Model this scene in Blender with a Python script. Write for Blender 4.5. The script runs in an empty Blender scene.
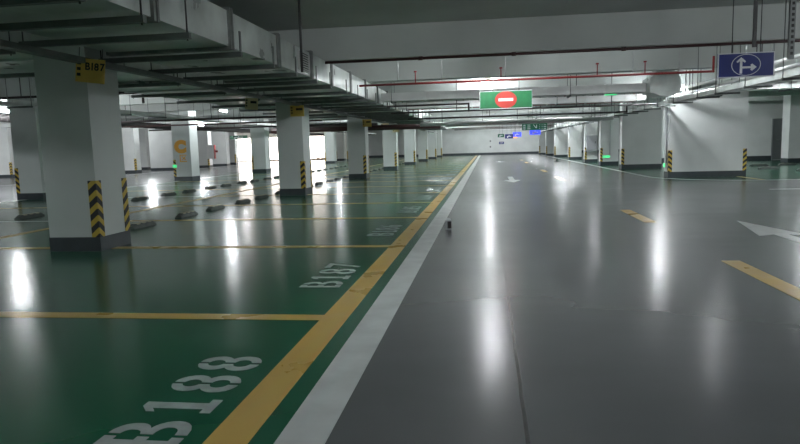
import bpy, bmesh, math, random
from mathutils import Vector, Matrix
random.seed(7)
S = bpy.context.scene
col = S.collection
PI = math.pi

# ------------------------------------------------------------------ materials
def newmat(name):
    m = bpy.data.materials.new(name); m.use_nodes = True
    nt = m.node_tree; nt.nodes.clear()
    out = nt.nodes.new('ShaderNodeOutputMaterial')
    b = nt.nodes.new('ShaderNodeBsdfPrincipled')
    nt.links.new(b.outputs[0], out.inputs[0])
    return m, nt, b

def mat(name, c, rough=.6, metal=0., noise=.12, scale=3., bump=0., rvar=0., coat=0.):
    m, nt, b = newmat(name)
    tc = nt.nodes.new('ShaderNodeTexCoord')
    n = nt.nodes.new('ShaderNodeTexNoise'); n.inputs['Scale'].default_value = scale
    n.inputs['Detail'].default_value = 4
    nt.links.new(tc.outputs['Object'], n.inputs['Vector'])
    r = nt.nodes.new('ShaderNodeMapRange')
    r.inputs['From Min'].default_value = .3; r.inputs['From Max'].default_value = .7
    r.inputs['To Min'].default_value = 1-noise; r.inputs['To Max'].default_value = 1+noise*.5
    nt.links.new(n.outputs['Fac'], r.inputs['Value'])
    mx = nt.nodes.new('ShaderNodeVectorMath'); mx.operation = 'SCALE'
    mx.inputs[0].default_value = c
    nt.links.new(r.outputs[0], mx.inputs['Scale'])
    nt.links.new(mx.outputs[0], b.inputs['Base Color'])
    b.inputs['Metallic'].default_value = metal
    b.inputs['Roughness'].default_value = rough
    if rvar:
        r2 = nt.nodes.new('ShaderNodeMapRange')
        r2.inputs['From Min'].default_value = .3; r2.inputs['From Max'].default_value = .7
        r2.inputs['To Min'].default_value = rough-rvar; r2.inputs['To Max'].default_value = rough+rvar
        nt.links.new(n.outputs['Fac'], r2.inputs['Value']); nt.links.new(r2.outputs[0], b.inputs['Roughness'])
    if bump:
        bp = nt.nodes.new('ShaderNodeBump'); bp.inputs['Strength'].default_value = bump
        bp.inputs['Distance'].default_value = .01
        nt.links.new(n.outputs['Fac'], bp.inputs['Height']); nt.links.new(bp.outputs[0], b.inputs['Normal'])
    b.inputs['Coat Weight'].default_value = coat
    return m

def emis(name, c, s):
    m, nt, b = newmat(name)
    b.inputs['Base Color'].default_value = (*c, 1)
    b.inputs['Emission Color'].default_value = (*c, 1)
    b.inputs['Emission Strength'].default_value = s
    return m

M = dict(
    wall=mat('white wall paint', (.60, .62, .61), .75, noise=.08, scale=1.3),
    column=mat('column paint', (.56, .60, .585), .6, noise=.06, scale=1.5),
    ceil=mat('ceiling concrete paint', (.50, .53, .51), .85, noise=.12, scale=.8),
    base=mat('dark grey skirting paint', (.035, .045, .052), .45, noise=.2, scale=5),
    galv=mat('galvanised sheet', (.62, .66, .64), .36, .4, noise=.3, scale=2.2, bump=.25, rvar=.1),
    steel=mat('dull strut steel', (.16, .175, .17), .5, .5, noise=.2, scale=6),
    strap=mat('weathered flange steel', (.24, .25, .245), .5, .6, noise=.3, scale=9),
    rod=mat('dark rod steel', (.05, .05, .05), .5, .4),
    lightrod=mat('galvanised rod', (.45, .46, .46), .4, .6),
    dark=mat('black pipe paint', (.028, .018, .018), .45, noise=.2),
    red=mat('red pipe paint', (.24, .022, .022), .4, noise=.15),
    maroon=mat('dark red pipe paint', (.05, .016, .016), .4, noise=.15),
    insul=mat('dark pipe insulation', (.045, .04, .04), .6, noise=.3, scale=5),
    whitemetal=mat('white coated metal', (.66, .67, .66), .4, .1, noise=.08),
    yellow=mat('yellow floor paint', (.50, .335, .085), .32, noise=.1, scale=2.5, bump=.25, rvar=.08),
    white=mat('white floor paint', (.47, .50, .49), .38, noise=.2, scale=4, bump=.15),
    number=mat('white stencil paint', (.33, .38, .37), .42, noise=.3, scale=9),
    rubber=mat('worn rubber', (.07, .08, .075), .6, noise=.3, scale=8, bump=.3),
    stoppatch=mat('faded reflective patch', (.42, .40, .28), .5, noise=.4, scale=20),
    signgreen=mat('sign green sheet', (.012, .13, .045), .4, noise=.15, scale=8),
    signdark=mat('sign dark green sheet', (.012, .11, .06), .4),
    signblue=mat('sign blue sheet', (.016, .028, .16), .35, noise=.15, scale=8),
    signred=mat('sign red sheet', (.42, .04, .03), .4),
    signwhite=mat('sign white sheet', (.66, .68, .70), .4),
    plate=mat('yellow bay plate', (.72, .48, .10), .45, noise=.1),
    plate2=mat('pale bay plate', (.8, .68, .4), .45, noise=.1),
    ink=mat('black lettering', (.02, .015, .015), .5),
    orange=mat('orange lettering', (.80, .40, .05), .5, noise=.1),
    door=mat('grey door paint', (.2, .21, .22), .45, noise=.05),
    cabinet=mat('grey cabinet enamel', (.32, .33, .35), .4, noise=.05),
    chrome=mat('satin handle metal', (.6, .6, .6), .25, .9),
    dirt=mat('brown rubble', (.16, .11, .08), .9, noise=.3, scale=6),
    black=mat('black painted shade', (.01, .01, .01), .7),
    lamp=emis('lamp diffuser', (.93, .97, 1.), 330.),
    pillarlamp=emis('pillar lamp tube', (.93, .97, 1.), 130.),
    midlamp=emis('medium lamp tube', (.93, .97, 1.), 165.),
    lanelamp=emis('lane lamp tube', (.93, .97, 1.), 280.),
    leftlamp=emis('bright lamp tube', (.95, .97, 1.), 400.),
    dimlamp=emis('aged lamp tube', (.93, .97, 1.), 60.),
    farlamp=emis('small lamp diffuser', (1., .97, .93), 30.),
    glowgreen=emis('exit sign glow', (.05, .6, .2), .8),
    glowblue=emis('lit blue sign', (.07, .10, .85), .6),
    glowwarm=emis('amber lamp', (1., .42, .08), 1.),
    day=emis('daylight glazing', (1., .90, .83), 7.),
)

# hazard stripe: chevron bands that meet on the column's corner
def stripes():
    m, nt, b = newmat('black and yellow hazard stripes')
    tc = nt.nodes.new('ShaderNodeTexCoord'); sp = nt.nodes.new('ShaderNodeSeparateXYZ')
    nt.links.new(tc.outputs['Object'], sp.inputs[0])
    def mth(op, a, bb):
        n = nt.nodes.new('ShaderNodeMath'); n.operation = op
        for i, v in enumerate((a, bb)):
            if v is None: continue
            if isinstance(v, (int, float)): n.inputs[i].default_value = v
            else: nt.links.new(v, n.inputs[i])
        return n.outputs[0]
    d = mth('ADD', mth('ABSOLUTE', sp.outputs[0], None), mth('ABSOLUTE', sp.outputs[1], None))
    s = mth('ADD', sp.outputs[2], mth('MULTIPLY', d, .85))
    fr = mth('FRACT', mth('MULTIPLY', s, 1/.155), None)
    g = mth('GREATER_THAN', fr, .52)
    mx = nt.nodes.new('ShaderNodeMix'); mx.data_type = 'RGBA'
    nt.links.new(g, mx.inputs['Factor'])
    mx.inputs[6].default_value = (.012, .013, .015, 1); mx.inputs[7].default_value = (.52, .37, .045, 1)
    nt.links.new(mx.outputs[2], b.inputs['Base Color'])
    b.inputs['Roughness'].default_value = .5
    return m
M['hazard'] = stripes()

def floor_mat():
    m, nt, b = newmat('epoxy floor paint')
    L = nt.links; N = nt.nodes
    tc = N.new('ShaderNodeTexCoord'); sp = N.new('ShaderNodeSeparateXYZ')
    L.new(tc.outputs['Object'], sp.inputs[0])
    X, Y = sp.outputs[0], sp.outputs[1]
    def mth(op, a, bb=None, c=None):
        n = N.new('ShaderNodeMath'); n.operation = op
        for i, v in enumerate((a, bb, c)):
            if v is None: continue
            if isinstance(v, (int, float)): n.inputs[i].default_value = v
            else: L.new(v, n.inputs[i])
        return n.outputs[0]
    AND = lambda a, c: mth('MULTIPLY', a, c)
    leftg = AND(mth('LESS_THAN', X, -.68), mth('GREATER_THAN', X, -12.75))
    rightg = AND(mth('GREATER_THAN', X, 5.15), mth('GREATER_THAN', Y, 18.5))
    rightn = AND(mth('GREATER_THAN', X, 6.2), mth('LESS_THAN', Y, -20))
    g = mth('MAXIMUM', mth('MAXIMUM', leftg, rightg), rightn)
    # cloudy wear, stretched along the drive direction
    def noise(scale, sx, sy, det=4):
        mp = N.new('ShaderNodeMapping'); mp.inputs['Scale'].default_value = (sx, sy, 1)
        L.new(tc.outputs['Object'], mp.inputs[0])
        n = N.new('ShaderNodeTexNoise'); n.inputs['Scale'].default_value = scale; n.inputs['Detail'].default_value = det
        L.new(mp.outputs[0], n.inputs['Vector']); return n.outputs['Fac']
    n1 = noise(.5, 1, .6, 2); n2 = noise(2.2, .5, 1.2, 2); n3 = noise(30, 1, 1, 2)
    def rng(v, a, c):
        r = N.new('ShaderNodeMapRange'); r.inputs['From Min'].default_value = .1; r.inputs['From Max'].default_value = .9
        r.inputs['To Min'].default_value = a; r.inputs['To Max'].default_value = c
        L.new(v, r.inputs['Value']); return r.outputs[0]
    mx = N.new('ShaderNodeMix'); mx.data_type = 'RGBA'
    L.new(g, mx.inputs['Factor'])
    mx.inputs[6].default_value = (.106, .112, .116, 1)
    mx.inputs[7].default_value = (.012, .100, .052, 1)
    k = mth('MULTIPLY', rng(n1, .86, 1.1), rng(n2, .93, 1.06))
    # joint in the slab down the middle of the lane
    wob = mth('MULTIPLY', mth('SUBTRACT', n2, .5), .012)
    dist = mth('ABSOLUTE', mth('SUBTRACT', mth('ADD', X, wob), .15))
    crack = AND(mth('LESS_THAN', dist, .009), mth('LESS_THAN', Y, 19.))
    k = mth('MULTIPLY', k, mth('SUBTRACT', 1., mth('MULTIPLY', crack, .65)))
    sc = N.new('ShaderNodeVectorMath'); sc.operation = 'SCALE'
    L.new(mx.outputs[2], sc.inputs[0]); L.new(k, sc.inputs['Scale'])
    L.new(sc.outputs[0], b.inputs['Base Color'])
    rg = rng(n1, .15, .24); rn = rng(n1, .19, .27)
    rr = mth('ADD', mth('MULTIPLY', g, rg), mth('MULTIPLY', mth('SUBTRACT', 1., g), rn))
    rr = mth('ADD', rr, mth('MULTIPLY', mth('SUBTRACT', n2, .5), .05))
    L.new(rr, b.inputs['Roughness'])
    b.inputs['IOR'].default_value = 1.5
    bp = N.new('ShaderNodeBump'); bp.inputs['Strength'].default_value = .06; bp.inputs['Distance'].default_value = .01
    h = mth('ADD', mth('MULTIPLY', n2, 1.), mth('MULTIPLY', n3, .05))
    h = mth('SUBTRACT', h, mth('MULTIPLY', crack, .3))
    L.new(h, bp.inputs['Height']); L.new(bp.outputs[0], b.inputs['Normal'])
    return m
M['floor'] = floor_mat()

# ------------------------------------------------------------------ mesh helpers
class MB:
    def __init__(s): s.bm = bmesh.new()
    def box(s, x0, x1, y0, y1, z0, z1, bev=0):
        t = bmesh.new() if bev else s.bm
        vs = [t.verts.new(p) for p in ((x0,y0,z0),(x1,y0,z0),(x1,y1,z0),(x0,y1,z0),(x0,y0,z1),(x1,y0,z1),(x1,y1,z1),(x0,y1,z1))]
        for f in ((0,3,2,1),(4,5,6,7),(0,1,5,4),(1,2,6,5),(2,3,7,6),(3,0,4,7)): t.faces.new([vs[i] for i in f])
        if bev:
            bmesh.ops.bevel(t, geom=t.edges[:], offset=bev, segments=2, affect='EDGES', profile=.5)
            me = bpy.data.meshes.new('t'); t.to_mesh(me); t.free(); s.bm.from_mesh(me); bpy.data.meshes.remove(me)
        return s
    def cyl(s, a, b, r, n=10, r2=None):
        a = Vector(a); b = Vector(b); d = (b-a).normalized()
        u = d.orthogonal().normalized(); v = d.cross(u); r2 = r if r2 is None else r2
        A = [s.bm.verts.new(a+r*(math.cos(t)*u+math.sin(t)*v)) for t in [2*PI*i/n for i in range(n)]]
        B = [s.bm.verts.new(b+r2*(math.cos(t)*u+math.sin(t)*v)) for t in [2*PI*i/n for i in range(n)]]
        for i in range(n):
            f = s.bm.faces.new([A[i], A[(i+1)%n], B[(i+1)%n], B[i]]); f.smooth = True
        s.bm.faces.new(A[::-1]); s.bm.faces.new(B)
        return s
    def path(s, pts, r, n=10):
        for a, b in zip(pts, pts[1:]): s.cyl(a, b, r, n)
        for p in pts[1:-1]:
            bmesh.ops.create_uvsphere(s.bm, u_segments=n, v_segments=6, radius=r*1.15, matrix=Matrix.Translation(p))
        return s
    def prism(s, pts, z0, z1):          # outline in x, y
        A = [s.bm.verts.new((x, y, z0)) for x, y in pts]; B = [s.bm.verts.new((x, y, z1)) for x, y in pts]
        n = len(pts)
        for i in range(n): s.bm.faces.new([A[i], A[(i+1)%n], B[(i+1)%n], B[i]])
        s.bm.faces.new(A[::-1]); s.bm.faces.new(B); return s
    def prismy(s, pts, y0, y1):         # outline in x, z
        A = [s.bm.verts.new((x, y0, z)) for x, z in pts]; B = [s.bm.verts.new((x, y1, z)) for x, z in pts]
        n = len(pts)
        for i in range(n): s.bm.faces.new([A[i], A[(i+1)%n], B[(i+1)%n], B[i]])
        s.bm.faces.new(A[::-1]); s.bm.faces.new(B); return s
    def build(s, name, m, parent=None, loc=(0, 0, 0)):
        bmesh.ops.recalc_face_normals(s.bm, faces=s.bm.faces[:])
        me = bpy.data.meshes.new(name); s.bm.to_mesh(me); s.bm.free()
        me.materials.append(m)
        o = bpy.data.objects.new(name, me); o.location = loc; col.objects.link(o)
        if parent: o.parent = parent
        return o

def tag(o, label, cat, group=None, kind=None):
    o['label'] = label; o['category'] = cat
    if group: o['group'] = group
    if kind: o['kind'] = kind
    return o
def struct(o, label=None):
    o['kind'] = 'structure'
    if label: o['label'] = label
    return o
def empty(name, loc=(0, 0, 0), rz=0):
    o = bpy.data.objects.new(name, None); o.location = loc; o.rotation_euler = (0, 0, rz)
    o.empty_display_size = .1; col.objects.link(o); return o
def copy_tree(o, parent=None):
    c = o.copy(); col.objects.link(c)
    if parent: c.parent = parent
    for ch in [k for k in bpy.data.objects if k.parent == o]: copy_tree(ch, c)
    return c
ORD = ['nearest', 'second', 'third', 'fourth', 'fifth', 'sixth', 'seventh', 'eighth', 'ninth', 'tenth', 'eleventh',
       'twelfth', 'thirteenth', 'fourteenth', 'fifteenth', 'sixteenth', 'seventeenth', 'eighteenth', 'nineteenth', 'twentieth']
ORD += ['twenty-' + w for w in ORD[:1] and ['first','second','third','fourth','fifth','sixth','seventh','eighth','ninth']]
ORD += ['thirtieth'] + ['thirty-' + w for w in ['first','second','third','fourth','fifth','sixth','seventh','eighth','ninth']]
ORD += ['fortieth'] + ['forty-' + w for w in ['first','second','third','fourth','fifth','sixth','seventh','eighth','ninth']] + ['fiftieth']
def nth(i, what): return '%s %s' % (ORD[i], what)

def textmesh(s, size, depth=.002, stencil=False, bold=.0, sx=1.):
    """flat letters as a bmesh in the x, y plane, origin at lower left; returns list of (bm, width)"""
    out = []
    for ch in s:
        if stencil and ch == '1':
            b1 = MB(); k = size
            b1.prism([(.16*k, .14*k), (.16*k, .84*k), (.05*k, .76*k), (.05*k, .88*k), (.2*k, k), (.34*k, k), (.34*k, .14*k)], 0, depth).box(.04*k, .46*k, 0, .14*k, 0, depth)
            out.append((b1.bm, .5*size)); continue
        cu = bpy.data.curves.new('t', 'FONT'); cu.body = ch; cu.size = 1; cu.extrude = .0; cu.offset = bold
        cu.resolution_u = 5
        ob = bpy.data.objects.new('t', cu); col.objects.link(ob)
        dg = bpy.context.evaluated_depsgraph_get()
        me = bpy.data.meshes.new_from_object(ob.evaluated_get(dg))
        bm = bmesh.new(); bm.from_mesh(me); bpy.data.meshes.remove(me)
        bpy.data.objects.remove(ob); bpy.data.curves.remove(cu)
        xs = [v.co.x for v in bm.verts]; ys = [v.co.y for v in bm.verts]
        x0, x1, y0, y1 = min(xs), max(xs), min(ys), max(ys)
        k = size/(y1-y0)
        for v in bm.verts: v.co = Vector(((v.co.x-x0)*k*sx, (v.co.y-y0)*k, 0))
        w = (x1-x0)*k*sx
        if stencil and ch in '8B630':
            g = .012*size/.38*1.2; c = w*.5
            if ch == 'B': c = w*.42
            for xx in (c-g, c+g):
                bmesh.ops.bisect_plane(bm, geom=bm.verts[:]+bm.edges[:]+bm.faces[:], plane_co=(xx, 0, 0), plane_no=(1, 0, 0))
            dl = [f for f in bm.faces if abs(f.calc_center_median().x-c) < g*.98]
            bmesh.ops.delete(bm, geom=dl, context='FACES')
        r = bmesh.ops.extrude_face_region(bm, geom=bm.faces[:])
        for v in [e for e in r['geom'] if isinstance(e, bmesh.types.BMVert)]: v.co.z += depth
        out.append((bm, w))
    return out
def place_text(s, size, mtx, name, m, parent=None, gap=.18, **kw):
    """whole word as one mesh"""
    tot = bmesh.new(); x = 0; parts = textmesh(s, size, **kw)
    for bm, w in parts:
        bmesh.ops.translate(bm, verts=bm.verts[:], vec=(x, 0, 0)); x += w+gap*size
        me = bpy.data.meshes.new('t'); bm.to_mesh(me); bm.free(); tot.from_mesh(me); bpy.data.meshes.remove(me)
    W = x-gap*size
    bmesh.ops.translate(tot, verts=tot.verts[:], vec=(-W/2, -size/2, 0))
    bmesh.ops.recalc_face_normals(tot, faces=tot.faces[:])
    me = bpy.data.meshes.new(name); tot.transform(mtx); tot.to_mesh(me); tot.free(); me.materials.append(m)
    for p_ in me.polygons: p_.use_smooth = False
    o = bpy.data.objects.new(name, me); col.objects.link(o)
    if parent: o.parent = parent
    return o
FACE = Matrix.Rotation(PI/2, 4, 'X')            # text plane upright, seen from -y

# ------------------------------------------------------------------ room shell
ZC = 3.45; ZB = 2.85; YE = 69.; XL = -34.; XR = 15.
struct(MB().box(XL, XR+6, -7, YE+3, -.3, 0).build('floor', M['floor']))
struct(MB().box(XL, XR+6, -7, YE+3, ZC, ZC+.3).build('ceiling', M['ceil']))
struct(MB().box(XL-.3, XL, -7, YE+3, 0, ZC).build('wall_left', M['wall']))
struct(MB().box(XR+6, XR+6.3, -7, YE, 0, ZC).build('wall_right', M['wall']))
struct(MB().box(XL, XR+6, -7.3, -7, 0, ZC).build('wall_front', M['wall']))
# back wall with the day-lit openings on its left
struct(MB().box(-13.6, XR+6, YE, YE+.3, 0, ZC).build('wall_back', M['wall']))
w = MB().box(XL, -29.2, 64, 64.3, 0, ZC)
for a, b in ((-29.2, -26.3), (-15.4, -13.6)): w.box(a, b, 64, 64.3, 0, ZC)
w.box(-26.3, -15.4, 64, 64.3, 0, .08).box(-26.3, -15.4, 64, 64.3, 2.5, ZC).box(-13.9, -13.6, 64.3, YE+.3, 0, ZC)
struct(w.build('wall_back', M['wall']))
def window(n, x0, x1):
    t = MB().box(x0, x1, 64.12, 64.18, .08, 2.5).build('window_%d' % n, M['day'])
    struct(t)
    f = MB()
    f.box(x0, x0+.08, 64.02, 64.11, .08, 2.5).box(x1-.08, x1, 64.02, 64.11, .08, 2.5).box(x0+.08, x1-.08, 64.02, 64.11, .08, .16).box(x0+.08, x1-.08, 64.02, 64.11, 2.42, 2.5)
    f.build('window_frame', M['whitemetal'], t)
window(1, -26.3, -22.7); window(2, -22.7, -19.1); window(3, -19.1, -15.4)
struct(MB().box(-13.6, XR+6, YE-.03, YE, 0, .24).build('baseboard_back', M['base']))
# storeroom wall behind the right-hand bays, with a door
struct(MB().box(6.9, 21, 34, 34.3, 0, ZC).build('wall_right', M['wall']))
struct(MB().box(6.9, 14.02, 33.97, 34, 0, .22).build('baseboard_right', M['base']))
d = struct(MB().box(14.08, 15.0, 33.93, 33.98, .02, 1.98).build('door_1', M['door']))
MB().box(14.02, 14.08, 33.9, 34, 0, 2.04).box(15.0, 15.06, 33.9, 34, 0, 2.04).box(14.08, 15.0, 33.9, 34, 1.98, 2.04).build('door_frame', M['door'], d)
h = MB().cyl((14.18, 33.93, .98), (14.18, 33.87, .98), .015); h.box(14.16, 14.3, 33.85, 33.875, .965, .995)
h.build('door_handle', M['chrome'], d)

# beams across the lane and along the column rows
yb = [-1, 3.4, 12.0, 16.2, 20.35, 24.4, 28.4, 32.4, 36.4, 40.4, 44.4, 48.3, 52.3, 56.3, 60.3, 64.3]
n = 1
for y in yb:
    y1 = y+(.6 if y == 7.6 else .35)
    zb = ZB+(.06 if y == 7.6 else 0)
    x0, x1 = XL, XR+6
    struct(MB().box(x0, x1, y, y1, zb, ZC-.005).build('trim_%d' % n, M['ceil'])); n += 1

# ------------------------------------------------------------------ columns
def guard(parent, cx, cy, sx, sy, z0=.18, z1=.88):
    """angle strip that wraps one corner; sx, sy point from the corner into the column"""
    t = .008; w_ = .1
    m = MB()
    m.box(*sorted((-sx*t, sx*w_)), *sorted((-sy*t, 0)), z0, z1)
    m.box(*sorted((-sx*t, 0)), *sorted((0, sy*w_)), z0, z1)
    return m.build('corner_guard', M['hazard'], parent, (cx, cy, 0))
def column(x0, x1, y0, y1, label, guards=('fl', 'fr', 'br'), m='column', name='concrete_column', cat='column', group=None, gz=(.18, .88)):
    r = empty(name, ((x0+x1)/2, (y0+y1)/2, 0)); tag(r, label, cat, group)
    a, b = (x1-x0)/2, (y1-y0)/2
    MB().box(-a, a, -b, b, .001, ZC-.003).build('shaft', M[m], r)
    e = .006
    sk = MB().box(-a-e, a+e, -b-e, -b, .001, .18).box(-a-e, a+e, b, b+e, .001, .18).box(-a-e, -a, -b, b, .001, .18).box(a, a+e, -b, b, .001, .18)
    sk.build('skirting', M['base'], r)
    for g in guards:
        sx = 1 if g[1] == 'l' else -1; sy = 1 if g[0] == 'f' else -1
        guard(r, -sx*a, -sy*b, sx, sy, *gz)
    return r
ya = [7.2, 15.85, 24.0, 32.0, 40.0, 47.8, 55.5, 62.5]
for i, y in enumerate(ya):
    dx = -.05 if i == 0 else .05*min(i, 6)
    column(-5.4+dx, -4.72+dx, y, y+.66, nth(i, 'white column along the left edge of the drive lane'), ('fr', 'br'))
# row behind, seen between them
yb2 = [16.0, 24.95, 32.5, 40.5, 48.5, 56.5]
desc = ['white column standing half hidden behind the nearest big column', 'white column with an orange letter C and a character on it',
        'white column with grey base seen left of the bright openings', 'white column in the back row behind the third lane column',
        'white column in the back row, far beyond the wheel stops', 'farthest white column of the back row on the left']
crow = []
for i, y in enumerate(yb2):
    dx = [0, .04, .55, .4, .4, .4][i]
    crow.append(column(-12.98+dx, -12.2+dx, y, y+.72, desc[i], ('fl',)))
# letter C and the character for "zone", painted on the lit side of the column
c = crow[1]
cx, cy = c.location.x, c.location.y
def cmat(x, z): return Matrix.Translation((x-cx, -.363, z)) @ FACE
place_text('C', .56, cmat(-12.6, 1.42), 'painted_letter', M['orange'], c, depth=.002, bold=.09, sx=1.05)
q = MB(); X0, Z0 = -12.5-cx, .94; yy0, yy1 = -.364, -.361
q.box(X0-.15, X0-.11, yy0, yy1, Z0-.15, Z0+.15).box(X0-.11, X0+.15, yy0, yy1, Z0+.11, Z0+.15).box(X0-.11, X0+.16, yy0, yy1, Z0-.15, Z0-.11)
for s_ in (1, -1):
    q.prismy([(X0-.07, Z0+s_*.07), (X0-.04, Z0+s_*.09), (X0+.12, Z0-s_*.06), (X0+.09, Z0-s_*.09)], yy0, yy1)
q.build('painted_character', M['orange'], c)

# wall-like pillars on the right
rp = [(5.52, 7.76, 20.5, 21.0, 'widest white wall pillar on the right, striped light on its face', ('fl', 'fr')),
      (5.52, 7.1, 27.4, 27.9, 'second white wall pillar on the right, behind the widest one', ('fl',)),
      (5.42, 6.25, 31.8, 32.3, 'white pillar with a small lit exit sign at its foot', ('fl',)),
      (5.38, 6.05, 36.5, 37.0, 'white pillar carrying a grey electrical cabinet', ('fl',)),
      (5.28, 6.1, 42.8, 43.3, 'white pillar just behind the one with the cabinet', ('fl',)),
      (5.2, 6.6, 51.0, 51.5, 'sixth pillar of the right-hand row, broad and grey', ('fl',)),
      (5.1, 5.8, 57.0, 57.5, 'seventh pillar of the right-hand row', ('fl',)),
      (4.95, 5.6, 62.5, 63.0, 'farthest pillar of the right-hand row next to back wall', ('fl',))]
RP = [column(*a[:5], guards=a[5], m='wall', name='wall_pillar', cat='pillar', gz=(.18, .84)) for a in rp]
column(13.25, 13.87, 30.4, 31.1, 'white column at the right edge of the photo beside the grey door', (), 'wall')
# pillars across the far lane on the left
lp = [(-33.5, -27.0, 33.0, 33.6, 'dark wide wall pillar at the left edge of photo', ('fr',)),
      (-24.6, -21.1, 36.0, 36.6, 'grey wall pillar right behind the nearest big column', ('fr',)),
      (-25.3, -24.3, 43.0, 43.6, 'pale narrow pillar in the gap left of the grey wall pillar', ('fl',)),
      (-22.4, -20.3, 40.0, 40.6, 'grey wall pillar left of the letter C column', ()),
      (-21.2, -20.2, 44.3, 44.9, 'pale pillar right of the letter C column beside the red box', ('fr',)),
      (-22.4, -20.4, 48.0, 48.6, 'wide grey pillar left of the bright openings', ()),
      (-22.3, -21.5, 52.5, 53.1, 'slim pillar at the left edge of the bright openings', ('fr',)),
      (-13.95, -13.2, 58.0, 58.6, 'pale pillar at the right edge of the bright openings', ('fl',))]
for a in lp: column(*a[:5], guards=a[5], m='wall', name='wall_pillar', cat='pillar')

# ------------------------------------------------------------------ floor paint
def strip(name, m, x0, x1, y0, y1, label, cat, z=.004, group=None):
    return tag(MB().box(x0, x1, y0, y1, .0005, z).build(name, M[m]), label, cat, group)
strip('edge_line', 'white', -.88, -.67, -1, 66, 'long white line running beside the yellow line down the lane edge', 'floor line')
strip('edge_line', 'yellow', -1.178, -.99, -1, 65.5, 'long thick yellow line closing the ends of the left bays', 'floor line')
bays = [1.25, 4.22, 7.42, 10.45, 13.25, 16.0, 18.75, 21.5, 24.2, 26.95, 29.7, 32.4, 35.1, 37.8, 40.5, 43.2, 45.9, 48.6, 51.3, 54., 56.7, 59.4, 62.1]
for i, y in enumerate(bays):
    strip('bay_line', 'yellow', -7.15, -1.15, y-.01, y+.13, nth(i, 'yellow divider line between the left parking bays'), 'floor line', .003)
    strip('bay_line', 'white' if i % 2 else 'yellow', -12.6, -7.29, y+.1, y+.2, nth(i, 'divider line of the rear bays beyond the wheel stops'), 'floor line', .003)
strip('back_line', 'yellow', -7.29, -7.15, -1, 65, 'yellow line running between the two rows of left bays', 'floor line', .004)
strip('edge_line', 'white', -12.85, -12.68, -1, 60, 'white line along the left lane beyond the letter C column', 'floor line')
strip('edge_line', 'white', -20.2, -20.05, 20, 60, 'thin white line at the far side of the left lane', 'floor line')
# line round the right-hand bays
m_ = MB(); pts = [(5.1, 64), (5.1, 22)] + [(5.1+3.2*(1-math.cos(t))**1.0, 18.52+3.2*(1-math.sin(t))) for t in [PI/2*i/8 for i in range(9)]] 
pts = [(5.1, 64.), (5.1, 21.4)] + [(8.-2.9*math.cos(t), 18.5+2.9*(1-math.sin(t))) for t in [PI/2*i/10 for i in range(1, 11)]] + [(19., 18.5)]
def ribbon(mb, pts, w_, z0, z1):
    L_, R_ = [], []
    for i, p in enumerate(pts):
        a = Vector(pts[max(i-1, 0)]); b = Vector(pts[min(i+1, len(pts)-1)]); d_ = (b-a).normalized(); nn = Vector((-d_.y, d_.x))
        L_.append(Vector(p)+nn*w_/2); R_.append(Vector(p)-nn*w_/2)
    mb.prism([tuple(v) for v in L_]+[tuple(v) for v in R_[::-1]], z0, z1)
ribbon(m_, pts, .12, .0005, .004)
tag(m_.build('edge_line', M['white']), 'thin white line curving round the foot of the right wall pillars', 'floor line')
strip('bay_line', 'yellow', 7.48, 7.6, 18.62, 24.5, 'short yellow bay line right of the widest wall pillar', 'floor line', .003)
strip('lane_line', 'white', 6.3, 13., 15.22, 15.34, 'faint white line across the side lane at right', 'floor line', .003)
for i, (a, b) in enumerate([(4.75, 6.46), (9.55, 11.28), (20.3, 22.3), (26.2, 28.2), (38., 40.), (44., 46.)]):
    strip('lane_dash', 'yellow', 2.25, 2.42, a, b, nth(i, 'yellow centre dash painted on the grey drive lane'), 'floor line')
a = MB().prism([(3.54, 9.6), (3.25, 8.1), (3.46, 8.22), (3.46, 5.9), (3.62, 5.9), (3.62, 8.22), (3.83, 8.1)], .0005, .004)
tag(a.build('lane_arrow', M['white']), 'white arrow painted on the lane at right, pointing away', 'floor arrow')
a = MB().prism([(.79, 19.7), (.52, 20.9), (.7, 20.9), (.7, 23.), (.88, 23.), (.88, 20.9), (1.06, 20.9)], .0005, .004)
tag(a.build('lane_arrow', M['white']), 'small white arrow on the lane pointing towards the camera', 'floor arrow')
def arrow_far(x, y, lab):
    a = MB().prism([(x, y-1.3), (x-.3, y), (x-.08, y), (x-.08, y+1.6), (x+.08, y+1.6), (x+.08, y), (x+.3, y)], .0005, .004)
    tag(a.build('lane_arrow', M['white']), lab, 'floor arrow')
arrow_far(.8, 42, 'far white arrow on the lane, near the back wall')
ROTN = Matrix.Rotation(PI/2, 4, 'Z')
for i in range(0, 13):
    yc = [2.86, 5.8, 8.95, 11.85, 14.6, 17.4, 20.1, 22.9, 25.6, 28.3, 31., 33.7, 36.4][i]
    num = 'B%d' % (188-i)
    o = place_text(num, .36, Matrix.Translation((-1.46, yc, .0006)) @ ROTN, 'bay_number', M['number'], None, gap=.22, depth=.003, stencil=True, bold=.008, sx=1.0)
    tag(o, 'white bay number %s painted on the green floor' % num, 'floor number')

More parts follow.
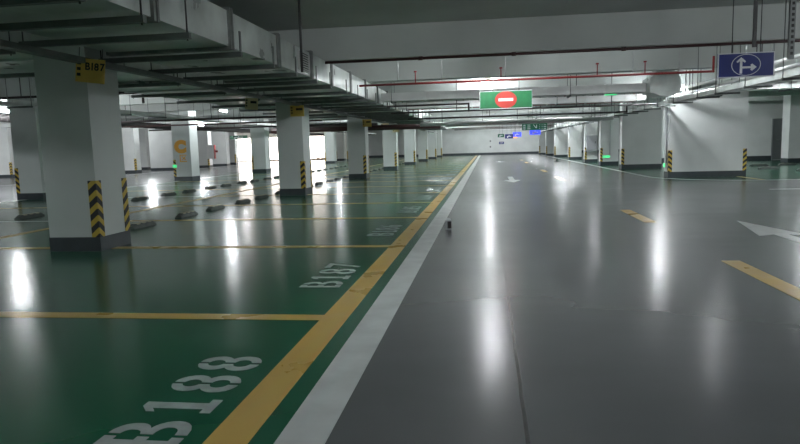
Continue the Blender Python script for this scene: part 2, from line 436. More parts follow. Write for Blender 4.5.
# wheel stops
def wheel_stop(parent=None):
    r = empty('wheel_stop')
    L2 = .34; prof = [(-.075, 0), (.075, 0), (.062, .045), (.035, .075), (-.035, .075), (-.062, .045)]
    bm = MB(); N_ = 8; rows = []
    for k in range(N_+1):
        t = -1+2*k/N_; s_ = 1 if abs(t) < .8 else .55
        rows.append([bm.bm.verts.new((x*(.8+.2*s_), t*L2, .001+z*s_)) for x, z in prof])
    for a_, b_ in zip(rows, rows[1:]):
        for i in range(6): bm.bm.faces.new([a_[i], a_[(i+1) % 6], b_[(i+1) % 6], b_[i]])
    bm.bm.faces.new(rows[0]); bm.bm.faces.new(rows[-1][::-1])
    bm.build('rubber_body', M['rubber'], r)
    for yy in (-.17, 0, .17):
        pm = MB().box(.03, .048, yy-.05, yy+.05, .04, .0785); pm.box(-.03, .03, yy-.05, yy+.05, .0755, .0785)
        pm.build('reflective_patch', M['stoppatch'], r)
    return r
ws = wheel_stop(); first = True
def put_ws(x, y, label, group):
    global first
    o = ws if first else copy_tree(ws); first = False
    o.location = (x, y, 0); tag(o, label, 'wheel stop', group)
k = 0
for b0, b1 in zip(bays[2:15], bays[3:16]):
    for f in (.27, .73):
        put_ws(-5.62, b0+(b1-b0)*f, nth(k, 'black wheel stop of the row between the left columns'), 'wheel stops in the left bays'); k += 1
k = 0
for b0, b1 in zip(bays[2:15], bays[3:16]):
    for f in (.27, .73):
        put_ws(-8.95, b0+(b1-b0)*f+.1, nth(k, 'black wheel stop of the rear row behind the yellow line'), 'wheel stops in the rear bays'); k += 1
for (x, y, lb) in ((10.9, 27.5, 'black wheel stop near the storeroom wall at right'), (12.1, 27.8, 'black wheel stop in front of the grey door'),
                   (10.2, 24.9, 'black wheel stop beside the widest wall pillar'), (10.7, 23.1, 'long black wheel stop nearest the camera in the right bays'), (11.6, 23.1, 'wheel stop right of the long one in the right bays')):
    put_ws(x, y, lb, 'wheel stops in the right bays')
    o = col.objects[-1] if False else None
for o in bpy.data.objects:
    if o.name.startswith('wheel_stop') and o.location.x > 5: o.rotation_euler.z = PI/2

# small carton on the floor
c = empty('drink_carton', (-.56, 8.95, 0), .35); tag(c, 'small grey drink carton standing on the lane beside the white line', 'carton')
MB().box(-.035, .035, -.03, .03, .001, .135, .003).build('carton_body', M['cabinet'], c)
MB().prismy([(-.035, .135), (.035, .135), (.02, .165), (-.02, .165)], -.03, .03).build('folded_top', M['signwhite'], c)
MB().box(-.02, .0352, -.0315, -.0302, .02, .12).box(.0352, .0365, -.02, .024, .02, .12).build('printed_panel', M['ink'], c)
t = MB()
t.cyl((4.2, 39.6, .001), (4.2, 39.6, .03), .2, 12).cyl((4.2, 39.6, .03), (4.2, 39.6, .2), .1, 12, .05)
tag(t.build('cone_base', M['rubber']), 'small dark rubber stand lying far down the lane', 'rubber stand')

# ------------------------------------------------------------------ main duct and its hangers
DX0, DX1, DZ0, DZ1 = -4.52, -3.0, 2.42, 2.83
r = empty('air_duct', ((DX0+DX1)/2, 0, 0)); tag(r, 'long rectangular galvanised air duct above the left bays', 'air duct')
ox = r.location.x
MB().box(DX0-ox, DX1-ox, -3, 50, DZ0, DZ1).build('duct_body', M['galv'], r)
yj = [4.0, 5.6, 7.35, 9.1, 10.85, 12.3]
while yj[-1] < 49: yj.append(yj[-1]+1.75)
for y in yj:
    f = MB(); a_, b_ = DX0-ox, DX1-ox; e = .035
    for yy in (y-.05, y+.012):
        f.box(a_-e, b_+e, yy, yy+.038, DZ1, DZ1+e).box(a_-e, b_+e, yy, yy+.038, DZ0-e, DZ0).box(b_, b_+e, yy, yy+.038, DZ0, DZ1).box(a_-e, a_, yy, yy+.038, DZ0, DZ1)
    f.build('flange', M['strap'], r)
g = MB().box(DX1-ox, DX1-ox+.02, 10.1, 10.14, 2.47, 2.79).box(DX1-ox, DX1-ox+.02, 10.7, 10.74, 2.47, 2.79).box(DX1-ox, DX1-ox+.02, 10.14, 10.7, 2.47, 2.49).box(DX1-ox, DX1-ox+.02, 10.14, 10.7, 2.77, 2.79)
g = g.build('vent_grille', M['whitemetal'], r)
s_ = MB()
for k in range(7): s_.box(DX1-ox+.003, DX1-ox+.016, 10.14, 10.7, 2.505+k*.038, 2.52+k*.038)
s_.build('vent_slats', M['whitemetal'], g)
MB().box(DX1-ox, DX1-ox+.002, 10.14, 10.7, 2.49, 2.77).build('vent_shade', M['black'], g)  # black sheet paints the shade behind the slats

hg = empty('duct_hanger')
MB().box(-1.0, .86, -.03, .03, 2.318, 2.378).build('crossbar', M['steel'], hg)
MB().cyl((-.97, 0, 2.3), (-.97, 0, ZC-.001), .007, 8).build('threaded_rod', M['rod'], hg)
hs = copy_tree(hg)
MB().cyl((.83, 0, 2.3), (.83, 0, ZC-.001), .009, 8).build('threaded_rod', M['rod'], hg)
MB().box(.84, .855, -.02, .02, 2.386, 2.62).build('side_strap', M['steel'], hs)
yh = [4.45, 5.3, 6.15, 7.5, 8.7, 9.75, 10.95]
while yh[-1] < 48: yh.append(yh[-1]+1.2)
for i, y in enumerate(yh):
    o = hg if i == 0 else (copy_tree(hg) if i < 3 else (hs if i == 3 else copy_tree(hs)))
    # rods bolt to slab: skip the beams
    for b0 in yb:
        if b0-.05 < y < b0+.65: y = b0+.72 if b0 == 7.6 else b0-.06
    o.location = (ox-.02, y, 0)
    tag(o, nth(i, 'grey steel trapeze hanger carrying the long duct'), 'duct hanger', 'trapeze hangers under the long duct')

# cable tray between the duct and the columns
ct = MB()
ct.box(-4.68, -4.66, 3, 7.1, 2.25, 2.31).box(-4.58, -4.56, 3, 60, 2.25, 2.31).box(-4.68, -4.56, 3, 7.1, 2.245, 2.25)
ct.box(-4.66, -4.65, 7.1, 60, 2.25, 2.31).box(-4.65, -4.56, 7.1, 60, 2.245, 2.25)
tag(ct.build('cable_tray', M['steel']), 'narrow metal cable tray running past the left columns under the duct', 'cable tray')
# second duct further left
r2 = empty('air_duct', (-6.6, 0, 0)); tag(r2, 'flat grey air duct behind the nearest column on the left', 'air duct')
MB().box(-.95, .95, -3, 30, 2.5, 2.8).build('duct_body', M['galv'], r2)
for k in range(18):
    y = 1.5+k*1.6
    MB().box(-.98, .98, y, y+.04, 2.47, 2.5).box(.95, .98, y, y+.04, 2.5, 2.83).box(-.98, -.95, y, y+.04, 2.5, 2.83).build('flange', M['galv'], r2)
h2 = empty('duct_hanger')
MB().box(-1.05, 1.1, -.03, .03, 2.4, 2.46).build('crossbar', M['steel'], h2)
for x in (-1.02, 1.06): MB().cyl((x, 0, 2.38), (x, 0, ZC-.001), .007, 8).build('threaded_rod', M['rod'], h2)
for i in range(12):
    o = h2 if i == 0 else copy_tree(h2)
    y = 4.9+i*2.05
    for b0 in yb:
        if b0-.05 < y < b0+.65: y = b0+.72 if b0 == 7.6 else b0-.1
    o.location = (-6.6, y, 0); tag(o, nth(i, 'trapeze hanger under the flat duct behind the left columns'), 'duct hanger', 'trapeze hangers under the flat duct')

# bay plates hanging by the columns
def plate(x, y, z, num, label, m='plate', w_=.36, h_=.27, rz=0., tilt=0.):
    r = empty('bay_plate', (x, y, z), rz); r.rotation_euler.y = tilt; tag(r, label, 'sign')
    MB().box(-w_/2, w_/2, -.006, .006, -h_, 0, .002).build('plate_sheet', M[m], r)
    if num: place_text(num, h_*.32, Matrix.Translation((w_*.17, -.0065, -h_*.32)) @ FACE, 'plate_number', M['ink'], r, depth=.0015, bold=.03)
    b_ = MB()
    for k in range(3): b_.box(-w_*.45, -w_*.45+w_*.13, -.0078, -.0062, -h_*(.2+.24*k)-.02, -h_*(.2+.24*k)+.015)
    if not num: b_.box(-w_*.08, w_*.4, -.0078, -.0062, -h_*.45, -h_*.25)
    b_.build('small_print', M['ink'], r)
    hk = MB()
    for xx in (-w_*.4, w_*.4): hk.cyl((xx, 0, -.01), (xx, 0, .12), .004, 6)
    hk.build('hook', M['rod'], r)
plate(-4.5, 6.9, 2.29, 'B187', 'yellow plate B187 hanging at the top of the nearest column', rz=.0, tilt=.13)
plate(-4.62, 15.3, 2.26, None, 'yellow bay plate at the top of the second lane column', w_=.34, rz=.1)
plate(-5.5, 14.6, 2.42, None, 'pale bay plate hanging left of the second lane column', 'plate2', w_=.34, rz=-.2, tilt=.1)
plate(-4.45, 23.6, 2.22, None, 'yellow bay plate at the top of the third lane column', w_=.34)
plate(-4.5, 31.6, 2.16, None, 'yellow bay plate at the top of the fourth lane column', 'plate2', w_=.34)
plate(-4.4, 27.5, 2.2, None, 'small plate hanging between the third and fourth lane columns', 'plate2', w_=.34)

# ------------------------------------------------------------------ pipes over the lane
def pipe(name, m, pts, r_, label, hang=(), hm='rod', clamps=(), heads=()):
    r = empty(name, pts[0]); tag(r, label, 'pipe')
    p0 = Vector(pts[0]); MB().path([Vector(p)-p0 for p in pts], r_).build('pipe_run', M[m], r)
    for (x, y, z) in heads:
        a_ = Vector((x, y, z))-p0
        MB().cyl(a_+Vector((0, 0, r_*.8)), a_+Vector((0, 0, .25)), .012, 8).cyl(a_+Vector((0, 0, .25)), a_+Vector((0, 0, .28)), .035, 8).build('sprinkler_head', M[m], r)
    for (x, y, z) in hang:
        q_ = MB().cyl((x-p0.x, y-p0.y, z-p0.z), (x-p0.x, y-p0.y, ZC-.001-p0.z), .012, 8)
        q_.box(x-p0.x-.04, x-p0.x+.04, y-p0.y-.04, y-p0.y+.04, ZC-.012-p0.z, ZC-.001-p0.z)
        q_.build('hanger_rod', M[hm], r)
    for (x, y, z) in clamps:
        a_ = Vector((x, y, z))-p0
        MB().cyl(a_-Vector((.035, 0, 0)), a_+Vector((.035, 0, 0)), r_*1.45).build('coupling', M[m], r)
    return r
pipe('water_pipe', 'maroon', [(-2.75, 10.9, 2.66), (6.3, 10.9, 2.66)], .024, 'thin dark red pipe crossing the lane nearest the camera',
     clamps=[(-1.1, 10.9, 2.66), (.45, 10.9, 2.66), (2.2, 10.9, 2.66)])
pipe('sprinkler_pipe', 'red', [(-2.9, 14.6, 2.6), (4.8, 14.6, 2.6), (4.8, 14.6, 2.92)], .024, 'bright red pipe crossing the lane with its end turned up',
     hang=[(-1.0, 14.6, 2.6), (.42, 14.6, 2.6), (-2.0, 14.6, 2.6), (3.15, 14.6, 2.6), (4.1, 14.6, 2.6)], hm='lightrod', heads=[(.32, 14.6, 2.6), (-1.6, 14.6, 2.6), (2.4, 14.6, 2.6), (3.4, 14.6, 2.6)])
pipe('sprinkler_pipe', 'red', [(-2.8, 22.2, 2.46), (4.85, 22.2, 2.46), (4.85, 22.2, 2.75)], .03, 'second red pipe crossing the lane behind the green sign',
     hang=[(-1.5, 22.2, 2.46), (1.5, 22.2, 2.46), (3.5, 22.2, 2.46)], heads=[(-.8, 22.2, 2.46), (2.6, 22.2, 2.46)])
pipe('water_pipe', 'dark', [(-2.8, 18.0, 2.32), (-.5, 18.0, 2.32), (-.5, 18.0, 2.1)], .025, 'short black pipe beside the green sign, bent down at its end')
pipe('water_pipe', 'dark', [(-2.9, 19.4, 2.2), (4.85, 19.4, 2.2)], .025, 'black pipe crossing just below the green sign',
     hang=[(-.9, 19.4, 2.2), (2.6, 19.4, 2.2), (3.6, 19.4, 2.2)])
pipe('water_pipe', 'dark', [(-2.9, 23.6, 2.18), (4.9, 23.6, 2.18), (4.9, 23.6, 2.4)], .03, 'black pipe crossing the lane with three short droppers',
     hang=[(.1, 23.6, 2.18), (1.9, 23.6, 2.18), (3.4, 23.6, 2.18)])
pipe('drain_pipe', 'whitemetal', [(-2.7, 26., 2.04), (4.9, 26., 2.04)], .075, 'thick white pipe crossing the lane above the far signs',
     hang=[(-1.8, 26., 2.04), (1.2, 26., 2.04), (4.2, 26., 2.04)], clamps=[(1.2, 26, 2.04)])
pipe('sprinkler_pipe', 'maroon', [(-9., 24.7+1.3, 1.98), (-1.9, 26.4, 1.98)], .11, 'thick dark red pipe behind the far lane columns')
for i, y in enumerate((31., 35., 39.2, 43.3, 47.2, 51.2, 55.4, 59.3)):
    pipe('water_pipe', ('dark', 'whitemetal', 'maroon')[i % 3], [(-2.8, y, 2.45), (5., y, 2.45)], .03, nth(i, 'thin pipe crossing the far end of the lane'),
         hang=[(0., y, 2.45), (3., y, 2.45)])
# ducts that cross the lane
def xduct(x0, x1, y0, y1, z0, z1, label, m='galv', step=1.2):
    r = empty('air_duct', (x0, y0, z0)); tag(r, label, 'air duct')
    MB().box(0, x1-x0, 0, y1-y0, 0, z1-z0).build('duct_body', M[m], r)
    x = step
    while x < x1-x0-.1:
        e = .02
        MB().box(x, x+.04, -e, 0, -e, z1-z0+e).box(x, x+.04, y1-y0, y1-y0+e, -e, z1-z0+e).box(x, x+.04, 0, y1-y0, -e, 0).box(x, x+.04, 0, y1-y0, z1-z0, z1-z0+e).build('flange', M[m], r)
        x += step
    x = .3
    while x < x1-x0:
        q_ = MB().cyl((x, -.05, -.05), (x, -.05, ZC-.001-z0), .008, 6).cyl((x, y1-y0+.05, -.05), (x, y1-y0+.05, ZC-.001-z0), .008, 6)
        q_.box(x-.02, x+.02, -.09, y1-y0+.09, -.06, -.02); q_.build('hanger', M['steel'], r); x += 2.4
    return r
xduct(-2.9, 4.14, 17.6, 18.1, 2.44, 2.66, 'white duct crossing the lane behind the green sign', 'whitemetal')
xduct(-2.9, 4.9, 20.85, 21.25, 2.4, 2.6, 'second pale duct crossing the lane behind the sign', 'whitemetal')
xduct(-2.9, 5.1, 29.4, 29.9, 2.3, 2.55, 'grey duct crossing the lane beyond the thick white pipe')
xduct(5.65, 15., 19.2, 19.8, 2.5, 2.7, 'grey duct above the widest wall pillar on the right')
# elbow box at the right end of the crossing duct
e = empty('duct_elbow', (4.46, 17.3, 2.3)); tag(e, 'grey box elbow where the lane-crossing duct meets the right tray', 'duct elbow')
MB().prismy([(-.28, .12), (-.28, .45), (-.1, .66), (.3, .66), (.45, .4), (.45, .12), (.25, 0), (-.05, 0)], 0, .8).build('elbow_body', M['galv'], e)
MB().prismy([(-.3, .08), (-.22, .08), (-.22, .5), (-.3, .48)], -.02, .82).build('flange', M['galv'], e)
# trays and ducts along the right side
def long_tray(x0, x1, y0, y1, z0, h_, label, step=1.6, ladder=False):
    r = empty('cable_tray', (x0, y0, z0)); tag(r, label, 'cable tray')
    w_ = x1-x0; L_ = y1-y0
    if ladder:
        MB().box(0, .012, 0, L_, 0, h_).build('side_rail', M['galv'], r); MB().box(w_-.012, w_, 0, L_, 0, h_).build('side_rail', M['galv'], r)
        q_ = MB(); y = .2
        while y < L_: q_.box(.012, w_-.012, y, y+.03, .005, .02); y += .35
        q_.build('tray_channel', M['galv'], r)
        MB().cyl((w_*.3, 0, .05), (w_*.3, L_, .05), .03, 8).build('cable', M['cabinet'], r); MB().cyl((w_*.72, 0, .06), (w_*.72, L_, .06), .035, 8).build('cable', M['cabinet'], r)  # open floor and cables shaped to fan the pillar lamp's rays
    else:
        MB().box(0, w_, 0, L_, 0, .006).box(0, .006, 0, L_, .006, h_).box(w_-.006, w_, 0, L_, .006, h_).build('tray_channel', M['galv'], r)
    y = .5; k = 0
    while y < L_ and k < 40:
        yy = y
        for b0 in yb:
            if b0-.05 < yy+y0 < b0+.65: yy = b0-y0+.72 if b0 == 7.6 else b0-y0-.07
        q_ = MB().box(-.06, w_+.06, yy-.02, yy+.02, -.045, -.005).cyl((-.04, yy, -.05), (-.04, yy, ZC-.001-z0), .008, 6).cyl((w_+.04, yy, -.05), (w_+.04, yy, ZC-.001-z0), .008, 6)
        q_.build('tray_hanger', M['steel'], r); y += step; k += 1
    return r
long_tray(5.0, 5.4, 11.2, 62, 2.17, .1, 'bright metal ladder tray running above the right-hand pillars', ladder=True)
for x_, z_, lb in ((5.5, 2.44, 'lower of two white pipes added for shadows beside the ladder tray'), (5.6, 2.62, 'upper of two white pipes added for shadows beside the ladder tray')):
    pipe('conduit', 'whitemetal', [(x_, 12.2, z_), (x_, 20.45, z_)], .04, lb, hang=[(x_, 14.2, z_), (x_, 18.9, z_)])  # added pipes that cast the fan of shadows on the widest pillar
long_tray(5.75, 6.2, 11.2, 19.1, 2.34, .12, 'upper cable tray at right above the blue sign', 2.2)
r3 = empty('air_duct', (7.0, 0, 2.62)); tag(r3, 'large galvanised duct at the top right corner', 'air duct')
MB().box(-.6, .6, 9, 19.1, 0, .2).build('duct_body', M['galv'], r3)
for y in (10.4, 13.6, 17.): MB().box(-.68, .68, y-.02, y+.02, -.045, -.002).cyl((-.66, y, -.06), (-.66, y, ZC-.001-2.62), .008, 6).cyl((.66, y, -.06), (.66, y, ZC-.001-2.62), .008, 6).build('hanger', M['steel'], r3)
for k in range(6): MB().box(-.63, .63, 9.6+k*1.6, 9.64+k*1.6, -.03, 0).box(-.63, -.6, 9.6+k*1.6, 9.64+k*1.6, 0, .23).build('flange', M['galv'], r3)
# two strut posts near the blue sign
for (x, z0, rr, lb) in ((3.72, 2.44, .028, 'thin dark post hanging from the ceiling left above blue sign'), (4.2, 2.25, .045, 'slotted thick dark post hanging right of the blue sign')):
    p_ = empty('strut_post', (x, 9.7, z0)); tag(p_, lb, 'hanger post')
    MB().box(-rr*.8, rr*.8, -rr*.6, rr*.6, 0, ZC-.008-z0).build('post', M['steel'] if rr > .03 else M['rod'], p_)
    MB().box(-rr*1.6, rr*1.6, -rr*1.5, rr*1.5, ZC-.008-z0, ZC-.001-z0).build('head_plate', M['rod'], p_)
    if rr > .03:
        for k in range(14): MB().box(-rr*.4, rr*.4, -rr*.6-.002, -rr*.6-.0002, .06+k*.075, .1+k*.075).build('slot_shade', M['black'], p_)  # flat black strips paint the shade inside the slots
p_ = empty('strut_post', (-2.5, 8.6, 2.5)); tag(p_, 'single thin rod hanging from the ceiling beside the long duct', 'hanger post')
MB().cyl((0, 0, -.26), (0, 0, ZC-.001-2.5), .018, 8).build('post', M['rod'], p_)
MB().cyl((0, 0, ZC-.05-2.5), (0, 0, ZC-.001-2.5), .03, 8).build('head_plate', M['rod'], p_)

# left side pipes
pipe('insulated_pipe', 'insul', [(-15.3, 6, 2.44), (-15.3, 60, 2.44)], .13, 'thick dark insulated pipe running above the left lane', hang=[(-15.3, y, 2.44) for y in (11, 19, 27, 35, 43, 51)])
pipe('water_pipe', 'dark', [(-16.9, 14.0, 2.6), (-7.9, 14.0, 2.6), (-7.9, 14.0, 2.35)], .03, 'black pipe crossing behind the nearest column', hang=[(-9.5, 14., 2.6), (-11., 14., 2.6), (-13., 14., 2.6)])
pipe('water_pipe', 'dark', [(-15.0, 19.0, 2.2), (-5.9, 19.0, 2.2)], .03, 'second black pipe crossing on the left behind the big column', hang=[(-8.5, 19., 2.2), (-12., 19., 2.2)])
pipe('water_pipe', 'maroon', [(-15.0, 22.6, 2.2), (-5.9, 22.6, 2.2)], .03, 'thin dark red pipe crossing on the left above the back row', hang=[(-9, 22.6, 2.2), (-13.5, 22.6, 2.2)])
pipe('water_pipe', 'dark', [(-15., 26.9, 2.2), (-5.6, 26.9, 2.2)], .035, 'black pipe crossing left, above the letter C column', hang=[(-8, 26.9, 2.2), (-11., 26.9, 2.2)])
pipe('insulated_pipe', 'insul', [(-9.9, 30.2, 2.2), (-5.2, 30.2, 2.2)], .14, 'thick dark pipe crossing behind the second lane column', hang=[(-7, 30.2, 2.2), (-9.5, 30.2, 2.2)])
long_tray(-10.6, -10.1, 12.6, 58, 2.32, .1, 'cable tray above the rear bays on the left', 2.0)
long_tray(-17.6, -17.1, 12.6, 58, 2.5, .1, 'cable tray above the far left lane beside the pipe', 2.4)

# ------------------------------------------------------------------ hanging signs
def sign(name, x0, x1, z0, z1, y, m, label, rim='signwhite', top=ZC-.001, rz=0., rods=True, t=.03):
    cx_ = (x0+x1)/2; cz = (z0+z1)/2; a_, b_ = (x1-x0)/2, (z1-z0)/2
    r = empty(name, (cx_, y, cz), rz); tag(r, label, 'sign')
    MB().box(-a_, a_, -t/2, t/2, -b_, b_, .004).build('panel', M[m], r)
    if rim:
        e_ = .012; f = -t/2-.0015
        MB().box(-a_, a_, f, -t/2+.0, b_-e_, b_).box(-a_, a_, f, -t/2, -b_, -b_+e_).box(-a_, -a_+e_, f, -t/2, -b_+e_, b_-e_).box(a_-e_, a_, f, -t/2, -b_+e_, b_-e_).build('rim', M[rim], r)
    if rods:
        for x in (-a_*.5, a_*.5):
            MB().cyl((x, 0, b_), (x, 0, top-cz), .006, 6).build('hanger_rod', M['rod'], r)
    return r, a_, b_, -t/2
def disc(r_, rad, y0, y1, n=40, kx=1.):
    m = MB(); m.prismy([(kx*rad*math.cos(2*PI*i/n), rad*math.sin(2*PI*i/n)) for i in range(n)], y0, y1); return m
r, a_, b_, f = sign('hanging_sign', -.155, .965, 1.935, 2.315, 14., 'signgreen', 'green hanging sign with a red no-entry disc over the lane', top=2.575)
dd = disc(r, .178, f-.004, f-.0005, 40, 1.3).build('red_disc', M['signred'], r)
MB().prismy([(-.155, -.03), (.155, -.03), (.155, .03), (-.155, .03)], f-.006, f-.0042).build('white_bar', M['signwhite'], dd)
r, a_, b_, f = sign('hanging_sign', 3.01, 3.70, 1.97, 2.285, 9., 'signblue', 'blue hanging sign with white ahead and right arrows', rz=-.02)
# ring
m = MB(); n_ = 48
def ringpts(R_, k=1.3): return [(k*R_*math.cos(2*PI*i/n_), R_*math.sin(2*PI*i/n_)) for i in range(n_)]
o_, i_ = ringpts(.138), ringpts(.131)
for q in range(n_):
    w2 = (q+1) % n_
    m.prismy([o_[q], o_[w2], i_[w2], i_[q]], f-.003, f-.0005)
m.build('ring', M['signwhite'], r)
m = MB()
m.prismy([(-.075, -.11), (-.045, -.11), (-.045, .05), (-.075, .05)], f-.003, f-.0005)
m.prismy([(-.06, .10), (-.118, .045), (-.105, .028), (-.075, .05), (-.045, .05), (-.015, .028), (-.002, .045)], f-.003, f-.0005)
m.prismy([(-.045, -.045), (.06, -.045), (.06, -.02), (-.045, -.02)], f-.003, f-.0005)
m.prismy([(.13, -.032), (.075, .012), (.055, 0), (.06, -.02), (.06, -.045), (.055, -.065), (.075, -.078)], f-.003, f-.0005)
m.build('direction_arrows', M['signwhite'], r)
# far signs
r, a_, b_, f = sign('hanging_sign', 1.49, 2.55, 1.72, 2.0, 28., 'signdark', 'dark green hanging sign with white writing, above the lower blue one', rim=None)
m = MB()
for x, w_ in ((-.48, .1), (-.3, .12), (.2, .03), (.3, .03), (.38, .1)):
    for z in (-.08, 0, .08): m.box(x, x+w_, f-.003, f-.0005, z-.012, z+.012)
m.prismy([(-.06, .09), (-.03, .09), (.08, -.06), (.05, -.06)], f-.003, f-.0005)
m.box(.07, .1, f-.003, f-.0005, -.06, .09)
m.build('white_marks', M['signwhite'], r)
def small_sign(x0, x1, z0, z1, y, m_, lb):
    r, a_, b_, f = sign('hanging_sign', x0, x1, z0, z1, y, m_, lb, rim=None)
    q_ = MB(); w_ = a_*.5
    q_.box(-w_, w_, f-.003, f-.0005, -.02, .02); q_.box(-.02, .02, f-.003, f-.0005, .02, b_*.6); q_.box(-w_, -w_+.08, f-.003, f-.0005, -b_*.6, -.02)
    q_.build('white_marks', M['signwhite'], r)
small_sign(1.83, 2.30, 1.53, 1.73, 28.3, 'glowblue', 'blue sign hanging just below the dark green one')
small_sign(1.8, 2.4, 1.62, 1.95, 46, 'glowblue', 'lit violet-blue sign hanging far down the lane')
small_sign(1.2, 1.75, 1.5, 1.8, 44, 'signblue', 'blue sign hanging between the far green and violet signs')
small_sign(.75, 1.2, 1.62, 1.85, 46, 'signdark', 'small green sign hanging left of the far blue sign')
small_sign(-16.7, -15.5, 1.93, 2.17, 40, 'signdark', 'dark green hanging sign in front of the bright openings')
s = MB().box(1.25, 1.77, YE-.05, YE-.02, 1.1, 1.36).build('wall_sign', M['signblue']); tag(s, 'small blue sign on the far back wall', 'sign')
q_ = MB().box(1.36, 1.66, YE-.056, YE-.0505, 1.2, 1.26); q_.build('white_marks', M['signwhite'], s)
for z, lb in ((.75, 'lower small grey socket box on the far back wall'), (1.35, 'upper small grey socket box on the far back wall')):
    o = MB().box(.25, .42, YE-.08, YE-.001, z, z+.2, .01).build('socket_box', M['cabinet']); tag(o, lb, 'socket box')
    MB().box(.29, .38, YE-.085, YE-.0795, z+.05, z+.15).build('cover', M['ink'], o)
o = empty('warning_lamp', (2.15, 50, 1.62)); tag(o, 'tiny amber lamp hanging below the far violet sign', 'lamp')
MB().box(-.13, .13, -.05, .05, -.05, .05, .02).build('lamp_shade', M['glowwarm'], o)
MB().cyl((0, 0, .06), (0, 0, ZC-.001-1.62), .01, 6).build('hanger_rod', M['rod'], o)

# exit signs low on the pillars
def exit_sign(x, y, z, lb, w_=.36, rz=0):
    r = empty('exit_sign', (x, y, z), rz); tag(r, lb, 'exit sign')
    MB().box(-w_/2, w_/2, -.02, 0, -.07, .07, .004).build('housing', M['whitemetal'], r)
    MB().box(-w_/2+.015, w_/2-.015, -.026, -.0205, -.055, .055).build('lit_face', M['glowgreen'], r)
    q_ = MB().box(-.1, .02, -.03, -.0265, -.008, .008); q_.prismy([(-.1, -.03), (-.1, .03), (-.14, 0)], -.03, -.0265); q_.build('white_arrow', M['signwhite'], r)
exit_sign(5.68, 31.78, .42, 'lit green exit sign low on the white pillar')
exit_sign(5.49, 20.8, .38, 'small green exit light on the side of the widest wall pillar', .22, -PI/2)
exit_sign(3.42, 18.6, 2.5, 'small green exit light under the white duct crossing the lane')
exit_sign(-12.87, 24.92, .62, 'small green exit light beside the letter C column', .2)
# conduit on the widest pillar, cabinet, fire box
pipe('conduit', 'cabinet', [(5.49, 20.65, 2.2), (5.49, 20.65, .45)], .02, 'grey conduit running down the side of the widest wall pillar')
pipe('conduit', 'cabinet', [(5.85, 31.77, 2.2), (5.85, 31.77, .5)], .015, 'thin conduit down the pillar to the exit sign')
c = empty('electrical_cabinet', (5.72, 36.5, .7)); tag(c, 'grey electrical cabinet mounted on a white pillar', 'cabinet')
MB().box(-.28, .28, -.2, -.001, 0, .8, .01).build('cabinet_body', M['cabinet'], c)
dr = MB().box(-.25, .25, -.215, -.2005, .03, .77, .005).build('door', M['cabinet'], c)
MB().box(.17, .2, -.235, -.2155, .35, .47).build('handle', M['ink'], dr)
MB().box(-.33, .33, -.24, -.001, -.08, -.02).build('shelf', M['cabinet'], c)
c = empty('fire_cabinet', (-19.9, 44.2, .65)); tag(c, 'white fire hose box with a red door beside the letter C column', 'fire box')
MB().box(-.3, .25, -.2, .05, 0, 1.0, .01).build('cabinet_body', M['whitemetal'], c)
dr = MB().box(.255, .3, -.24, .02, .0, 1.0, .005).build('door', M['red'], c)
MB().box(.3, .5, -.12, -.08, .45, .6).build('handle', M['red'], dr)
rb = MB()
for k in range(60):
    x = random.uniform(-24, -15.6); h_ = random.uniform(.08, .3); w_ = random.uniform(.15, .45); y = random.uniform(62.6, 63.6)
    mt_ = Matrix.Translation((x, y, h_*.45)) @ Matrix.Rotation(random.uniform(0, 3), 4, 'Z') @ Matrix.Diagonal((w_, w_*.6, h_*.55, 1))
    bmesh.ops.create_icosphere(rb.bm, subdivisions=1, radius=1, matrix=mt_)
tag(rb.build('rubble', M['dirt']), 'low heap of brown rubble along the foot of the bright openings', 'rubble', None, 'stuff')
r = empty('valve_riser', (-12.95, 60.6, 0)); tag(r, 'dark vertical riser with valve beside the bright openings', 'riser pipe')
MB().cyl((0, 0, .001), (0, 0, 2.5), .07).cyl((.35, 0, .001), (.35, 0, 2.5), .07).cyl((0, 0, 1.3), (.9, 0, 1.25), .06).build('pipe_run', M['ink'], r)
MB().cyl((0, -.16, 1.7), (0, -.12, 1.7), .14, 14).cyl((0, -.12, 1.7), (0, 0, 1.7), .03).build('valve_wheel', M['red'], r)
MB().cyl((.35, 0, .7), (.35, 0, 1.5), .17, 12).build('valve_body', M['rubber'], r)

# ------------------------------------------------------------------ lamps
def lamp(z, m_='lamp'):
    r = empty('ceiling_lamp', (0, 0, z))
    MB().box(-.04, .04, -.31, .31, 0, .035, .006).build('housing', M['whitemetal'], r)
    MB().cyl((0, -.29, -.04), (0, .29, -.04), .035, 14).build('lamp_tube', M[m_], r)
    MB().box(-.015, .015, -.31, -.295, -.06, -.001).box(-.015, .015, .295, .31, -.06, -.001).build('end_cap', M['whitemetal'], r)
    m = MB()
    for y in (-.2, .2): m.cyl((0, y, .036), (0, y, ZC-.001-z), .006, 6)
    m.build('hanger_rod', M['rod'], r)
    return r
def lamps(z, pts, what, group, rz=PI/2, m_='lamp'):
    l0 = lamp(z, m_)
    for i, (x, y) in enumerate(pts):
        o = l0 if i == 0 else copy_tree(l0)
        o.location = (x, y, z); o.rotation_euler.z = rz; tag(o, nth(i, what), 'lamp', group)
lamps(3.12, [(.05, 13.05), (.05, 20.1), (.05, 27.), (.05, 34.), (.05, 41.8), (.05, 49.4), (.05, 57.8), (.05, 66), (.05, 38.)], 'white tube lamp over the middle of the drive lane', 'lamps over the drive lane', rz=0, m_='lanelamp')  # last entry is an extra lamp added to brighten the far lane
lamps(3.12, [(4.5, 12.95), (4.4, 27.2)], 'dimmer tube lamp over the right side of the lane', 'dimmer lamps at right', rz=0, m_='dimlamp')
lamps(2.62, [(5.12, 19.75)], 'lamp just in front of the widest wall pillar', 'lamps over the right side', rz=0, m_='pillarlamp')
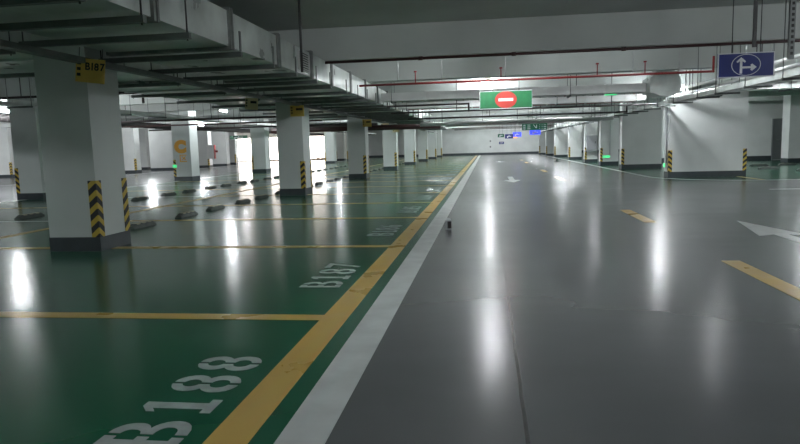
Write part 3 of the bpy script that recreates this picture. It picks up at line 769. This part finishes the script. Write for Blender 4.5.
lamps(3.06, [(4.4, 34.), (4.4, 41.8), (4.4, 49.4), (4.4, 57.8), (4.4, 66), (4.4, 38.)], 'white tube lamp over the right side of the lane', 'lamps over the right side', rz=0)  # last entry is an extra, added for more light at the far end
lamps(3.0, [(10., 15.), (11.0, 22.6), (9.5, 30.5)], 'white tube lamp over the right-hand side bays', 'lamps over the right bays')
lamps(2.8, [(-17.9, 22.3), (-18.6, 33.2), (-16.8, 36.), (-25., 38.6), (-18., 53.), (-17.9, 45.)], 'bright tube lamp over the left lane', 'lamps over the left lane', rz=0, m_='leftlamp')
lamps(2.75, [(-15.9, 19.4), (-14.0, 17.9), (-25., 24.), (-28., 30)], 'bright tube lamp at the far left of the garage', 'lamps at the far left', rz=0, m_='leftlamp')  # second entry is an unseen lamp added to brighten the letter C face
lamps(2.9, [(-8.0, 31.0), (-8.0, 39.), (-10.9, 46.), (-8.2, 54.)], 'added fill lamp over the rear bays', 'added fill lamps over the rear bays', rz=0)  # extra lamps added to lighten the left floor and rear walls
lamps(2.9, [(-10.9, 25.6)], 'dim tube lamp right of the letter C column', 'dim lamps over the rear bays', rz=0, m_='midlamp')
lamps(3.2, [(-2.4, 30.), (-2.4, 45.5), (-2.4, 62.)], 'added fill lamp between the lane columns and the drive lane', 'added fill lamps above the lane columns')  # added fill that brightens the far columns and back wall
lamps(3.3, [(.1, -2.2), (.1, 5.2), (6.5, 5.2), (-8.9, 4.9), (-9.5, -3), (-4., -5), (6.5, -3), (8.5, 10.4), (-14.2, 11.), (-18, 14.)], 'added fill lamp out of view in the front of the garage', 'added fill lamps out of view', m_='midlamp')  # unseen lamps added as fill for ceiling, duct and faces near the camera

# ------------------------------------------------------------------ world, camera
w = bpy.data.worlds.new('World'); S.world = w; w.use_nodes = True
w.node_tree.nodes['Background'].inputs[0].default_value = (.5, .55, .55, 1)
w.node_tree.nodes['Background'].inputs[1].default_value = .02
cam = bpy.data.cameras.new('Camera'); co = bpy.data.objects.new('Camera', cam); col.objects.link(co); S.camera = co
yaw, pitch, roll = math.radians(7.972), math.radians(6.839), math.radians(-1.579)
F = Vector((-math.sin(yaw)*math.cos(pitch), math.cos(yaw)*math.cos(pitch), -math.sin(pitch)))
R = Vector((math.cos(yaw), math.sin(yaw), 0)); U = R.cross(F)
R2 = math.cos(roll)*R+math.sin(roll)*U; U2 = -math.sin(roll)*R+math.cos(roll)*U
mt = Matrix((R2, U2, -F)).transposed().to_4x4(); mt.translation = (0, 0, 1.2)
co.matrix_world = mt
cam.sensor_width = 36; cam.lens = 633.4*36/800; cam.clip_start = .05; cam.clip_end = 200
S.view_settings.view_transform = 'Standard'; S.view_settings.look = 'None'; S.view_settings.gamma = 1
S.view_settings.use_curve_mapping = False
S.view_settings.exposure = 1.0
